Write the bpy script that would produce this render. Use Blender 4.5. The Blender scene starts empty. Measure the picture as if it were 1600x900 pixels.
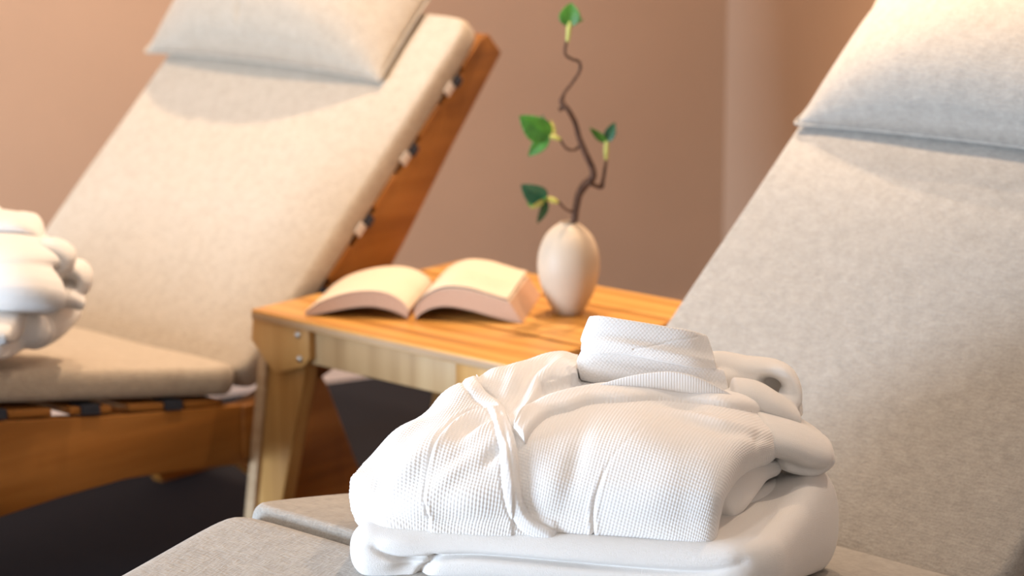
import bpy, bmesh, math, random
import numpy as np
from mathutils import Vector
random.seed(7); rng = np.random.default_rng(7)
SC = bpy.context.scene
COL = SC.collection

# ------------------------------------------------------------------ camera
# room axes: x runs from the foot to the head of the loungers, y across them, z up
FPX = 3800.0; PIT = math.atan(850 / FPX); CAMH = 1.22; TH = math.radians(41)
FH = np.array([math.cos(TH), math.sin(TH), 0.0])          # horizontal view direction
RT = np.array([math.sin(TH), -math.cos(TH), 0.0])
CC = np.array([0, 0, CAMH])
FW = FH * math.cos(PIT) - np.array([0, 0, math.sin(PIT)])
UP = FH * math.sin(PIT) + np.array([0, 0, math.cos(PIT)])

def ray(x, y): return FW + RT * ((x - 800) / FPX) - UP * ((y - 450) / FPX)
def atY(x, y, Y):
    d = ray(x, y); return CC + d * (Y / (d @ FH))
def atz(x, y, z):
    d = ray(x, y); return CC + d * ((z - CAMH) / d[2])
def proj(P):
    d = np.asarray(P) - CC; D = d @ FW
    return 800 + FPX * (d @ RT) / D, 450 - FPX * (d @ UP) / D
def XY(X, Y, z): return RT * X + FH * Y + np.array([0, 0, z])

# ------------------------------------------------------------------ materials
def mat(name, rough=0.8, sheen=0.0):
    m = bpy.data.materials.new(name); m.use_nodes = True
    nt = m.node_tree; b = nt.nodes['Principled BSDF']
    b.inputs['Roughness'].default_value = rough
    b.inputs['Specular IOR Level'].default_value = 0.3
    if sheen:
        b.inputs['Sheen Weight'].default_value = sheen
        b.inputs['Sheen Roughness'].default_value = 0.5
    return m, nt, b
def node(nt, t, **kw):
    n = nt.nodes.new(t)
    for k, v in kw.items():
        if k in n.inputs.keys(): n.inputs[k].default_value = v
        else: setattr(n, k, v)
    return n
def coords(nt, scale=(1, 1, 1), rot=(0, 0, 0), src='Object'):
    tc = nt.nodes.new('ShaderNodeTexCoord'); mp = nt.nodes.new('ShaderNodeMapping')
    mp.inputs['Scale'].default_value = scale; mp.inputs['Rotation'].default_value = rot
    nt.links.new(tc.outputs[src], mp.inputs['Vector']); return mp.outputs['Vector']
def ramp(nt, fac, stops):
    r = nt.nodes.new('ShaderNodeValToRGB'); e = r.color_ramp.elements
    while len(e) < len(stops): e.new(0.5)
    for i, (p, c) in enumerate(stops):
        e[i].position = p; e[i].color = (*c, 1)
    nt.links.new(fac, r.inputs['Fac']); return r.outputs['Color']
def noise(nt, vec, scale, detail=3, rough=0.5):
    n = node(nt, 'ShaderNodeTexNoise'); n.inputs['Scale'].default_value = scale
    n.inputs['Detail'].default_value = detail; n.inputs['Roughness'].default_value = rough
    nt.links.new(vec, n.inputs['Vector']); return n.outputs['Fac']
def bump(nt, b, h, dist, strength=1.0, prev=None):
    n = nt.nodes.new('ShaderNodeBump'); n.inputs['Distance'].default_value = dist
    n.inputs['Strength'].default_value = strength
    nt.links.new(h, n.inputs['Height'])
    if prev is not None: nt.links.new(prev, n.inputs['Normal'])
    nt.links.new(n.outputs['Normal'], b.inputs['Normal']); return n.outputs['Normal']

def linen(name, c0, c1):
    m, nt, b = mat(name, 0.95, 0.15)
    v = coords(nt)
    f1 = noise(nt, coords(nt, (1, .22, 1)), 420, 2)
    f2 = noise(nt, coords(nt, (.22, 1, 1)), 420, 2)
    f3 = noise(nt, v, 60, 5, 0.7)
    a = node(nt, 'ShaderNodeMath', operation='ADD'); nt.links.new(f1, a.inputs[0]); nt.links.new(f2, a.inputs[1])
    a2 = node(nt, 'ShaderNodeMath', operation='MULTIPLY_ADD'); nt.links.new(a.outputs[0], a2.inputs[0]); a2.inputs[1].default_value = 0.3
    s3 = node(nt, 'ShaderNodeMath', operation='MULTIPLY'); nt.links.new(f3, s3.inputs[0]); s3.inputs[1].default_value = 0.4
    nt.links.new(s3.outputs[0], a2.inputs[2])
    c = ramp(nt, a2.outputs[0], [(0.38, c0), (0.62, c1)])
    nt.links.new(c, b.inputs['Base Color'])
    n1 = bump(nt, b, a.outputs[0], 0.0009, 0.9)
    bump(nt, b, noise(nt, v, 14, 3), 0.006, 0.5, n1)
    return m

def wood(name, c0, c1, c2, axis=0, scale=1.0, rough=0.42):
    m, nt, b = mat(name, rough)
    sc = [26 * scale] * 3; sc[axis] = 1.6 * scale
    v = coords(nt, tuple(sc))
    f = noise(nt, v, 1.0, 5, 0.62)
    w = node(nt, 'ShaderNodeTexWave'); w.inputs['Scale'].default_value = 0.35; w.inputs['Distortion'].default_value = 9
    w.inputs['Detail'].default_value = 3; nt.links.new(v, w.inputs['Vector'])
    mx = node(nt, 'ShaderNodeMath', operation='MULTIPLY_ADD'); nt.links.new(w.outputs['Fac'], mx.inputs[0])
    mx.inputs[1].default_value = 0.3; s = node(nt, 'ShaderNodeMath', operation='MULTIPLY'); nt.links.new(f, s.inputs[0]); s.inputs[1].default_value = 0.8
    nt.links.new(s.outputs[0], mx.inputs[2])
    c = ramp(nt, mx.outputs[0], [(0.28, c0), (0.52, c1), (0.78, c2)])
    nt.links.new(c, b.inputs['Base Color'])
    bump(nt, b, f, 0.0006, 0.5)
    return m

def plain(name, col, rough=0.6, metal=0.0, nscale=40, nb=0.0005, var=0.1):
    m, nt, b = mat(name, rough)
    b.inputs['Metallic'].default_value = metal
    f = noise(nt, coords(nt), nscale, 3)
    c = ramp(nt, f, [(0.3, tuple(x * (1 - var) for x in col)), (0.7, tuple(min(1, x * (1 + var)) for x in col))])
    nt.links.new(c, b.inputs['Base Color'])
    if nb: bump(nt, b, f, nb, 0.5)
    return m

def cotton(name, col, kind):
    m, nt, b = mat(name, 1.0, 0.3)
    b.inputs['Base Color'].default_value = (*col, 1)
    v = coords(nt)
    if kind == 'terry':
        vo = node(nt, 'ShaderNodeTexVoronoi'); vo.inputs['Scale'].default_value = 1500
        nt.links.new(v, vo.inputs['Vector'])
        n1 = bump(nt, b, vo.outputs['Distance'], 0.0008, 0.5)
        bump(nt, b, noise(nt, v, 700, 4, .8), 0.0012, 0.45, n1)
    else:
        n1 = bump(nt, b, noise(nt, v, 1400, 3, .6), 0.0004, 0.6)
    b.inputs['Subsurface Weight'].default_value = 0.12
    b.inputs['Subsurface Radius'].default_value = (0.02, 0.017, 0.014)
    b.inputs['Subsurface Scale'].default_value = 0.25
    return m

M = {}
M['linen'] = linen('beige linen', (0.38, 0.315, 0.24), (0.48, 0.41, 0.325))
M['linen_grey'] = linen('grey linen', (0.29, 0.268, 0.238), (0.395, 0.368, 0.33))
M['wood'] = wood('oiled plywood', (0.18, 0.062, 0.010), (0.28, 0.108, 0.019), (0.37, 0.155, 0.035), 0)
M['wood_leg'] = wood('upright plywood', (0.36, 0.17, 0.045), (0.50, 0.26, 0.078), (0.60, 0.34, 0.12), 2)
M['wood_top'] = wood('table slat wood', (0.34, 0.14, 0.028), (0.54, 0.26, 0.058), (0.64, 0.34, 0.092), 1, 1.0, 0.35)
M['wood_apron'] = wood('apron wood', (0.30, 0.165, 0.065), (0.45, 0.28, 0.13), (0.55, 0.37, 0.19), 2, 0.8, 0.5)
M['wood_edge'] = wood('plywood edge', (0.34, 0.20, 0.10), (0.48, 0.31, 0.17), (0.56, 0.38, 0.22), 1, 1.5, 0.5)
M['wall'] = plain('terracotta paint', (0.48, 0.315, 0.212), 0.85, nscale=6, nb=0.0004, var=0.02)
M['ceil'] = plain('ceiling paint', (0.7, 0.6, 0.5), 0.9, var=0.01)
M['skirt'] = plain('skirting paint', (0.72, 0.56, 0.46), 0.5, var=0.02)
M['floor'] = plain('dark carpet', (0.011, 0.011, 0.016), 0.95, nscale=300, nb=0.002, var=0.4)
M['steel'] = plain('steel', (0.55, 0.53, 0.5), 0.3, 1.0, var=0.05)
M['strap'] = plain('dark strap and notch shade', (0.035, 0.04, 0.055), 0.8, var=0.1)
M['strap_light'] = plain('pale strap', (0.62, 0.56, 0.50), 0.8, var=0.05)
M['vase'] = plain('matt ceramic', (0.54, 0.44, 0.33), 0.5, nscale=30, nb=0.0002, var=0.03)
M['bark'] = plain('dark bark', (0.085, 0.043, 0.026), 0.85, nscale=180, nb=0.002, var=0.5)
M['shoot'] = plain('pale green shoot', (0.52, 0.52, 0.13), 0.5, var=0.15)
M['leaf'] = plain('leaf green', (0.055, 0.17, 0.018), 0.4, nscale=60, nb=0.0008, var=0.3)
M['leaf_dark'] = plain('deep leaf green', (0.025, 0.09, 0.04), 0.35, nscale=60, nb=0.0008, var=0.3)
M['page'] = plain('page paper', (0.70, 0.57, 0.44), 0.8, nscale=300, nb=0.0, var=0.02)
M['cover'] = plain('book cover', (0.30, 0.18, 0.12), 0.6, var=0.05)
M['waffle'] = cotton('white waffle cotton', (0.79, 0.765, 0.74), 'waffle')
M['terry'] = cotton('white terry', (0.79, 0.76, 0.725), 'terry')
# book block edges: fine page lines
m, nt, b = mat('page edges', 0.85); vv = coords(nt, (1, 1, 1), src='UV')
wv = node(nt, 'ShaderNodeTexWave'); wv.inputs['Scale'].default_value = 12; wv.bands_direction = 'Y'; wv.inputs['Distortion'].default_value = 0.6
nt.links.new(vv, wv.inputs['Vector'])
nt.links.new(ramp(nt, wv.outputs['Fac'], [(0, (0.48, 0.30, 0.20)), (1, (0.66, 0.45, 0.32))]), b.inputs['Base Color'])
M['edges'] = m

# ------------------------------------------------------------------ object helpers
def empty(name, loc, label, cat, group=None):
    o = bpy.data.objects.new(name, None); COL.objects.link(o); o.location = loc
    o.empty_display_size = 0.05
    o['label'] = label; o['category'] = cat
    if group: o['group'] = group
    return o
def obj(name, me, m, parent=None):
    o = bpy.data.objects.new(name, me); COL.objects.link(o)
    if m: me.materials.append(m)
    if parent is not None:
        root = parent; off = Vector((0, 0, 0))
        while root is not None: off += root.location; root = root.parent
        o.parent = parent; o.location = -off
    return o
def grid_mesh(G, closed_u=False, closed_v=False, smooth=True, uv=None):
    """G: n x m x 3 points"""
    n, m_, _ = G.shape
    i = np.arange(n if closed_u else n - 1); j = np.arange(m_ if closed_v else m_ - 1)
    I, J = np.meshgrid(i, j, indexing='ij'); I2 = (I + 1) % n; J2 = (J + 1) % m_
    F = np.stack([I * m_ + J, I2 * m_ + J, I2 * m_ + J2, I * m_ + J2], -1).reshape(-1, 4)
    me = bpy.data.meshes.new('mesh')
    me.vertices.add(n * m_); me.vertices.foreach_set('co', G.reshape(-1).astype(np.float32))
    me.loops.add(F.size); me.loops.foreach_set('vertex_index', F.reshape(-1).astype(np.int32))
    me.polygons.add(len(F)); me.polygons.foreach_set('loop_start', np.arange(0, F.size, 4, dtype=np.int32))
    me.polygons.foreach_set('loop_total', np.full(len(F), 4, dtype=np.int32))
    me.polygons.foreach_set('use_smooth', np.full(len(F), smooth))
    if uv is not None:
        l = me.uv_layers.new(name='UVMap'); l.data.foreach_set('uv', uv.reshape(-1, 2)[F.reshape(-1)].reshape(-1).astype(np.float32))
    me.update(); me.validate(); return me
def cr(P, n, closed=False):
    """Catmull-Rom along axis 0 -> n samples"""
    P = np.asarray(P, float); k = len(P)
    t = np.linspace(0, k if closed else k - 1, n, endpoint=not closed)
    i = np.minimum(np.floor(t).astype(int), k - 1 if closed else k - 2); f = (t - i).reshape((-1,) + (1,) * (P.ndim - 1))
    def g(j):
        if closed: return P[j % k]
        lo = j < 0; hi = j > k - 1; jj = np.clip(j, 0, k - 1); r = P[jj].copy()
        if lo.any(): r[lo] = 2 * P[0] - P[1]
        if hi.any(): r[hi] = 2 * P[-1] - P[-2]
        return r
    a, b_, c, d = g(i - 1), g(i), g(i + 1), g(i + 2)
    return 0.5 * (2 * b_ + (c - a) * f + (2 * a - 5 * b_ + 4 * c - d) * f**2 + (3 * b_ - a - 3 * c + d) * f**3)
def bm_obj(name, bm, m, parent=None, smooth=True):
    bmesh.ops.recalc_face_normals(bm, faces=bm.faces)
    me = bpy.data.meshes.new(name)
    for f in bm.faces: f.smooth = smooth
    bm.to_mesh(me); bm.free(); return obj(name, me, m, parent)
def bevel_mod(o, w, seg=3, ang=40):
    b = o.modifiers.new('bevel', 'BEVEL'); b.width = w; b.segments = seg; b.limit_method = 'ANGLE'; b.angle_limit = math.radians(ang)
    return o
def prism(poly, axis_pt):
    """poly: list of 3D pts; axis_pt: extrusion vector"""
    bm = bmesh.new(); a = [bm.verts.new(p) for p in poly]; ex = Vector(axis_pt); b_ = [bm.verts.new(Vector(p) + ex) for p in poly]
    bm.faces.new(a); bm.faces.new(b_[::-1]); n = len(a)
    for i in range(n): bm.faces.new((a[i], a[(i + 1) % n], b_[(i + 1) % n], b_[i]))
    return bm
def box_bm(x0, x1, y0, y1, z0, z1):
    return prism([(x0, y0, z0), (x1, y0, z0), (x1, y1, z0), (x0, y1, z0)], (0, 0, z1 - z0))
def block(name, x0, x1, y0, y1, z0, z1, m, parent=None, bev=0.002):
    o = bm_obj(name, box_bm(x0, x1, y0, y1, z0, z1), m, parent, True); return bevel_mod(o, bev)
def vnoise(P, s, seed=0):
    """cheap smooth 3D noise from sines"""
    r = np.random.default_rng(seed); out = np.zeros(P.shape[:-1])
    for k in range(5):
        d = r.normal(size=3); d /= np.linalg.norm(d); out += np.sin(P @ d * s * r.uniform(.6, 1.7) + r.uniform(0, 6.28))
    return out / 5
def soft_box(org, ax, ay, az, sx, sy, sz, r, puff, n=(90, 90), wrinkle=0.0, seed=0, fx=None):
    """rounded, slightly puffed cushion: org is the lower corner; a closed latitude grid around z"""
    ax, ay, az = (np.asarray(v, float) for v in (ax, ay, az))
    # perimeter loop of a rounded rect at parameter, rings from bottom centre to top centre
    npm = 4 * n[0]
    t = np.linspace(0, 2 * np.pi, npm, endpoint=False)
    def sq(t, p=40):
        c, s = np.cos(t), np.sin(t); k = (np.abs(c)**p + np.abs(s)**p)**(-1 / p); return c * k, s * k
    cx, cy = sq(t)
    rings = []
    inner = np.linspace(0, 1, n[1] // 3)[0:-1]
    prof = [(q, 0.0, True) for q in inner]
    a = np.linspace(0, np.pi, 26)
    X0, Y0 = sx / 2, sy / 2
    def ring(q, ex, zz):    # q scale of inner rect, ex extra radius
        x = cx * (X0 - r) * q; y = cy * (Y0 - r) * q
        nx, ny = np.cos(t), np.sin(t)
        ln = np.maximum(np.abs(cx), np.abs(cy)); 
        dx = np.sign(cx) * (np.abs(cx) / ln)**8; dy = np.sign(cy) * (np.abs(cy) / ln)**8
        dl = np.sqrt(dx * dx + dy * dy); return x + dx / dl * ex, y + dy / dl * ex, np.full(npm, zz)
    R = []
    for q in inner: R.append((*ring(q, 0, 0.0), -1))
    for th in a:
        R.append((*ring(1, r * math.sin(th)**.62, sz / 2 - sz / 2 * math.copysign(abs(math.cos(th))**.8, math.cos(th))), 0))
    for q in inner[::-1]: R.append((*ring(q, 0, sz), 1))
    G = np.zeros((len(R), npm, 3))
    for i, (x, y, z, s) in enumerate(R): G[i, :, 0] = x; G[i, :, 1] = y; G[i, :, 2] = z
    u = np.clip(1 - (G[..., 0] / X0)**2, 0, 1)**.5; v = np.clip(1 - (G[..., 1] / Y0)**2, 0, 1)**.5
    sgn = (G[..., 2] / sz - .5) * 2
    G[..., 2] += puff * u * v * np.clip(sgn, 0, 1)
    if wrinkle: G[..., 2] += wrinkle * vnoise(G * np.array([1, 1, .3]), 22, seed) * np.clip(sgn, 0, 1)
    if fx: G = fx(G)
    o = np.asarray(org, float) + ax * sx / 2 + ay * sy / 2
    W = o + G[..., 0:1] * ax + G[..., 1:2] * ay + G[..., 2:3] * az
    return grid_mesh(W, closed_v=True)
def tube(name, pts, rad, m, parent=None, seg=12, n=60, closed_ends=True):
    P = cr(np.array(pts, float), n); r = cr(np.array(rad, float).reshape(-1, 1), n)[:, 0]
    r = np.maximum(r, 1e-4); T = np.gradient(P, axis=0); T /= np.linalg.norm(T, axis=1)[:, None]
    ref = np.array([0.3, 0.2, 1.0]) if abs(T[0][2]) < .9 else np.array([1, 0, 0.])
    rings = []; Nn = ref
    for i in range(n):
        Nn = Nn - T[i] * (Nn @ T[i]); Nn /= np.linalg.norm(Nn); B = np.cross(T[i], Nn)
        a = np.linspace(0, 2 * np.pi, seg, endpoint=False)
        rings.append(P[i] + r[i] * (np.cos(a)[:, None] * Nn + np.sin(a)[:, None] * B))
    rings = [np.repeat(P[:1], seg, 0)] + rings + [np.repeat(P[-1:], seg, 0)]
    return obj(name, grid_mesh(np.array(rings), closed_v=True), m, parent)
def lathe(name, prof, c, m, parent=None, seg=64, n=80):
    p = cr(np.array(prof, float), n); a = np.linspace(0, 2 * np.pi, seg, endpoint=False)
    G = np.zeros((n, seg, 3)); G[..., 0] = c[0] + p[:, 0:1] * np.cos(a); G[..., 1] = c[1] + p[:, 0:1] * np.sin(a); G[..., 2] = c[2] + p[:, 1:2]
    return obj(name, grid_mesh(G, closed_v=True), m, parent)
def bolt(x, y, z, parent, r=0.006):
    """round-headed bolt on a face that looks along -x"""
    a = np.linspace(0, 2 * np.pi, 24, endpoint=False); prof = [(0.0, -.0035), (r * .5, -.0032), (r * .9, -.0015), (r, 0.0), (r, .004)]
    G = np.array([[(x + d, y + q * math.cos(t), z + q * math.sin(t)) for t in a] for q, d in prof])
    return obj('bolt', grid_mesh(G, closed_v=True), M['steel'], parent)
def bolt_y(x, y, z, parent, r=0.006):
    a = np.linspace(0, 2 * np.pi, 24, endpoint=False); prof = [(0.0, -.0035), (r * .5, -.0032), (r * .9, -.0015), (r, 0.0), (r, .004)]
    G = np.array([[(x + q * math.cos(t), y + d, z + q * math.sin(t)) for t in a] for q, d in prof])
    return obj('bolt', grid_mesh(G, closed_v=True), M['steel'], parent)

# ------------------------------------------------------------------ room
# the two walls meet in the far corner; the loungers stand slightly askew to them
CORNER = XY(.447, 5.05, 0); DA = math.radians(62)
D1 = RT * math.sin(DA) + FH * math.cos(DA); D2 = RT * math.cos(DA) - FH * math.sin(DA)      # along the back wall, along the right wall
def struct(name, bm, m):
    o = bm_obj(name, bm, m, None, False); o['kind'] = 'structure'; return o
def quad(a0, a1, b0, b1, z0, z1):    # a: towards the camera's left from the corner, b: towards the camera along the right wall
    return prism([tuple(CORNER - D1 * a + D2 * b + np.array([0, 0, z0])) for a, b in ((a0, b0), (a1, b0), (a1, b1), (a0, b1))], (0, 0, z1 - z0))
struct('floor', quad(0, 6.5, 0, 7, -.05, 0), M['floor'])
struct('wall_back', quad(-.1, 6.5, -.1, 0, 0, 2.7), M['wall'])
struct('wall_right', quad(-.1, 0, 0, 7, 0, 2.7), M['wall'])
struct('ceiling', quad(-.1, 6.5, -.1, 7, 2.7, 2.8), M['ceil'])
struct('baseboard_back', quad(.012, 6.5, 0, .012, 0, .07), M['skirt'])
struct('baseboard_right', quad(0, .012, 0, 7, 0, .07), M['skirt'])

# ------------------------------------------------------------------ loungers
def lounger(x0, y0, y1, ang, z0, label, lin, pil_s, pil_y, pil_label, seed, blen=.665, ph=.30, tuck=True):
    root = empty('sun_lounger', (x0, (y0 + y1) / 2, 0), label, 'lounger', 'wooden loungers with linen cushions')
    T = .042; a = math.radians(ang); ba = np.array([math.cos(a), 0, math.sin(a)]); bn = np.array([-math.sin(a), 0, math.cos(a)])
    ky = np.array([0, 1., 0]); w = y1 - y0
    # seat cushion, sloping up towards the knee
    sl = math.atan(.178); sa = np.array([-math.cos(sl), 0, math.sin(sl)]); sn = np.array([math.sin(sl), 0, math.cos(sl)])
    top0 = np.array([x0, y0, z0])
    o = obj('seat_cushion', soft_box(top0 - sn * T + sa * .002, sa, ky, sn, .525, w, T, .016, .003, wrinkle=.0015, seed=seed), lin, root)
    # leg cushion
    kx = x0 - .528; kz = z0 + .090
    ll = math.radians(11); la = np.array([-math.cos(ll), 0, -math.sin(ll)]); ln = np.array([-math.sin(ll), 0, math.cos(ll)])
    K = np.array([kx, y0, kz])
    o = obj('leg_cushion', soft_box(K - ln * T * 1.2, la, ky, ln, .55, w, T * 1.2, .026, .004, wrinkle=.001, seed=seed + 1), lin, root)
    # back cushion
    B0 = np.array([x0 + .012, y0, z0 + .004])
    o = obj('back_cushion', soft_box(B0 - bn * T - ba * .028, ba, ky, bn, blen + .018, w, T, .015, .003, wrinkle=.002, seed=seed + 2), lin, root)
    # plywood side frames: arched seat rail with two feet, then the back rest board
    def side(yy, th, fo=0.0):
        rail = [(-.95, .0), (-.86, .0), (-.78, .10), (-.66, .185), (-.55, .228), (-.44, .243), (-.33, .2465), (-.22, .246), (-.11, .234), (-.013, .219), (.05 + fo * .3, .19 if fo else .17), (.10 + fo * .8, .08 + fo * .1), (.125 + fo, .0), (.30 + fo * .8, 0), (.225 + fo * .4, .165), (.165, .30), (.14, .34),
                (.0, .305), (-.12, .322), (-.26, .342), (-.43, .372), (-.50, .385), (-.56, .375), (-.80, .32), (-1.02, .27), (-1.02, .20)]
        dz = z0 - .361
        bm = prism([(x0 + x, yy, max(z + dz, 0) if z > 0 else 0) for x, z in rail], (0, th, 0))
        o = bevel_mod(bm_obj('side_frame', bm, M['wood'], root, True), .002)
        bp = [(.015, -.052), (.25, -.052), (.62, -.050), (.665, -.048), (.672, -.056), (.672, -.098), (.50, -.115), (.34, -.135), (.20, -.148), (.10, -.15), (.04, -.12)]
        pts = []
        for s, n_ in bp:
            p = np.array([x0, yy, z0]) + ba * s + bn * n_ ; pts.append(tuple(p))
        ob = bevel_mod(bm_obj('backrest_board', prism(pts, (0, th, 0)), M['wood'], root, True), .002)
        return o, ob
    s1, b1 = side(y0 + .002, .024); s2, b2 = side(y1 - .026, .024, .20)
    # cross slats carried in the boards, ends seen as steps beside the cushion
    for k, s in enumerate([.055, .19, .325, .46, .595]):
        p = np.array([x0, y0 - .001, z0]) + ba * s - bn * .0515
        bm = prism([tuple(p), tuple(p + ba * .062), tuple(p + ba * .062 + bn * .009), tuple(p + bn * .009)], (0, w - .0, 0))
        bevel_mod(bm_obj('back_slat', bm, M['wood'], root, True), .0015)
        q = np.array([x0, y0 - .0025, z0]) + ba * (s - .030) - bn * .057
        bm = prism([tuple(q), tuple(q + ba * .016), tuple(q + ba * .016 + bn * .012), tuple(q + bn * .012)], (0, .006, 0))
        bm_obj('notch_shade', bm, M['strap'], root, False)  # solid block, its dark colour stands in for shade in the slat notch
        q = np.array([x0, y0 - .004, z0]) + ba * (s - .054) - bn * .050
        bm = prism([tuple(q), tuple(q + ba * .020), tuple(q + ba * .020 + bn * .014), tuple(q + bn * .014)], (0, .003, 0))
        bevel_mod(bm_obj('cushion_tab', bm, M['strap_light'], root, False), .001)
    for k in range(5):
        xx = x0 - .04 - k * .1; zz = z0 - .0475 + (x0 - xx) * .165
        bm = prism([(xx, y0 + .004, zz), (xx - .07, y0 + .004, zz + .07 * .165), (xx - .07, y0 + .004, zz + .07 * .165 - .010), (xx, y0 + .004, zz - .010)], (0, w - .008, 0))
        bevel_mod(bm_obj('seat_slat', bm, M['wood'], root, True), .0015)
    for k, xx in enumerate([-.118, -.262, -.415]):
        zz = z0 - .0445 - xx * .165
        bm = prism([(x0 + xx, y0 + .0, zz), (x0 + xx - .03, y0, zz + .005), (x0 + xx - .03, y0, zz - .008), (x0 + xx, y0, zz - .013)], (0, .03, 0))
        bm_obj('strap', bm, M['strap'], root, False)
    # hinge bracket and bolts
    bm = box_bm(x0 - .008, x0 + .055, y0 - .003, y0 + .003, z0 - .135, z0 - .055)
    bevel_mod(bm_obj('hinge_plate', bm, M['wood'], root, True), .003)
    bolt_y(x0 + .118, y0 + .002, z0 - .068, root, .008); bolt_y(x0 + .02, y0 - .003, z0 - .085, root, .006)
    # head pillow: its own thing, lies on the back cushion
    pr = empty('head_pillow', tuple(B0 + ba * (pil_s + .14) + ky * (pil_y - y0)), pil_label, 'pillow', 'linen head pillows')
    n = 120; u = np.linspace(-1, 1, n); U, V = np.meshgrid(u, u, indexing='ij')
    pw, pt = .54, .105
    def face(sg):
        e = (1 - np.abs(U)**2.6).clip(0)**.72 * (1 - np.abs(V)**2.4).clip(0)**.5
        x = V * ph / 2 * (1 - .05 * (1 - U**2) * V**2) ; y = U * pw / 2 * (1 - .03 * (1 - V**2) * U**2)
        h = e * (pt if sg > 0 else .006)
        Pn = np.stack([x, y, h], -1)
        if sg > 0:
            h = h + (.0035 * vnoise(Pn * [1, 1, 0], 24, seed + 5) + .0016 * vnoise(Pn * [1, 1, 0], 60, seed + 6)) * e.clip(0, .5) * 2
            d = ((x + .10)**2 / .018**2 + (y - (.02))**2 / .006**2); h -= (.009 if tuck else 0) * np.exp(-d)
        return x, y, h
    xt, yt, ht = face(1); xb, yb, hb = face(-1)
    def W3(x, y, h): return (B0 + ba * (pil_s + ph / 2) + ky * (pil_y - y0) + bn * .012)[None, None] + x[..., None] * ba + y[..., None] * ky + h[..., None] * bn
    bm = bmesh.new(); A = W3(xt, yt, ht); Bt = W3(xb, yb, -hb)
    va = [[bm.verts.new(A[i, j]) for j in range(n)] for i in range(n)]
    vb = [[va[i][j] if i in (0, n - 1) or j in (0, n - 1) else bm.verts.new(Bt[i, j]) for j in range(n)] for i in range(n)]
    for i in range(n - 1):
        for j in range(n - 1):
            bm.faces.new((va[i][j], va[i + 1][j], va[i + 1][j + 1], va[i][j + 1])); 
            try: bm.faces.new((vb[i][j], vb[i][j + 1], vb[i + 1][j + 1], vb[i + 1][j]))
            except ValueError: pass
    case = bm_obj('pillow_case', bm, lin, pr)
    # piped seam round the edge
    ed = [(-1, -1), (-1, 0), (-1, 1), (0, 1), (1, 1), (1, 0), (1, -1), (0, -1)]
    idx = [(i, 0) for i in range(0, n, 8)] + [(n - 1, j) for j in range(0, n, 8)] + [(i, n - 1) for i in range(n - 1, -1, -8)] + [(0, j) for j in range(n - 1, -1, -8)]
    tube('seam', [A[i, j] for i, j in idx] + [A[0, 0]], [.0022] * (len(idx) + 1), lin, case, 8, 240)
    return root
lounger(2.266, 2.470, 3.062, 43.7, .361, 'wooden lounger at left with beige cushions, arched plywood side panel in view', M['linen'],
        .505, 2.825, 'plump beige linen pillow atop the left lounger, beside the pale wall', 3)
lounger(2.165, 1.205, 1.805, 38.0, .358, 'lounger with grey linen cushions at right in front, under the folded robe', M['linen_grey'],
        .588, 1.525, 'grey linen pillow at the top right, on the nearer lounger', 11, .665, .25, False)

# ------------------------------------------------------------------ side table
tb = empty('side_table', (2.475, 2.2, 0), 'low slatted wooden side table between the two loungers, holding book and vase', 'table')
TX0, TX1, TY0, TY1, TZ = 2.257, 2.692, 1.957, 2.445, .45
for (a, b_) in ((TX0, 2.393), (2.399, 2.590), (2.596, TX1)):
    block('table_slat', a, b_, TY0, TY1, TZ - .014, TZ, M['wood_top'], tb, .0018)
block('edge_strip', TX0 - .0015, TX0, TY0 + .002, TY1 - .002, TZ - .0125, TZ - .0035, M['wood_edge'], tb, .0005)
block('apron', TX0 + .018, TX0 + .036, TY0 + .03, TY1 - .03, TZ - .066, TZ - .014, M['wood_apron'], tb)
block('apron', TX1 - .036, TX1 - .018, TY0 + .03, TY1 - .03, TZ - .066, TZ - .014, M['wood_apron'], tb)
block('side_rail', TX0 + .02, TX1 - .02, TY1 - .03, TY1 - .012, TZ - .066, TZ - .014, M['wood_apron'], tb)
block('side_rail', TX0 + .02, TX1 - .02, TY0 + .012, TY0 + .03, TZ - .066, TZ - .014, M['wood_apron'], tb)
def leg(x, y, sx, sy):
    # sy=+1: the outer side lies at larger y
    th = .026
    poly = [(y, TZ - .02), (y - sy * .084, TZ - .02), (y - sy * .080, .36), (y + sy * .018, .0), (y + sy * .062, .0), (y, .37)]
    o = prism([(x, p, z) for p, z in poly], (sx * th, 0, 0)); lg = bevel_mod(bm_obj('leg', o, M['wood_leg'], tb, True), .002)
    e = [(y + sy * .004, TZ - .07), (y - sy * .012, TZ - .07), (y + sy * .044, .0), (y + sy * .063, .0)]
    bevel_mod(bm_obj('leg_edge', prism([(x, p, z) for p, z in e], (-sx * .008, 0, 0)), M['wood_edge'], tb, True), .0015)
    g = [(y + sy * .008, TZ - .0145), (y - sy * .104, TZ - .0145), (y - sy * .104, TZ - .056), (y - sy * .093, TZ - .068), (y - sy * .040, TZ - .086), (y - sy * .026, TZ - .082), (y + sy * .012, TZ - .046)]
    gp = bevel_mod(bm_obj('corner_plate', prism([(x, p, z) for p, z in g], (-sx * .014, 0, 0)), M['wood_leg'], tb, True), .0015)
    if sx > 0 and sy > 0:
        for by, bz in ((y - sy * .083, TZ - .024), (y - sy * .086, TZ - .058)): bolt(x - .014, by, bz, gp, .0055)
    return lg
leg(TX0 + .020, TY1 - .004, 1, 1); leg(TX0 + .020, TY0 + .004, 1, -1)
leg(TX1 - .020, TY1 - .004, -1, 1); leg(TX1 - .020, TY0 + .004, -1, -1)

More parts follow.
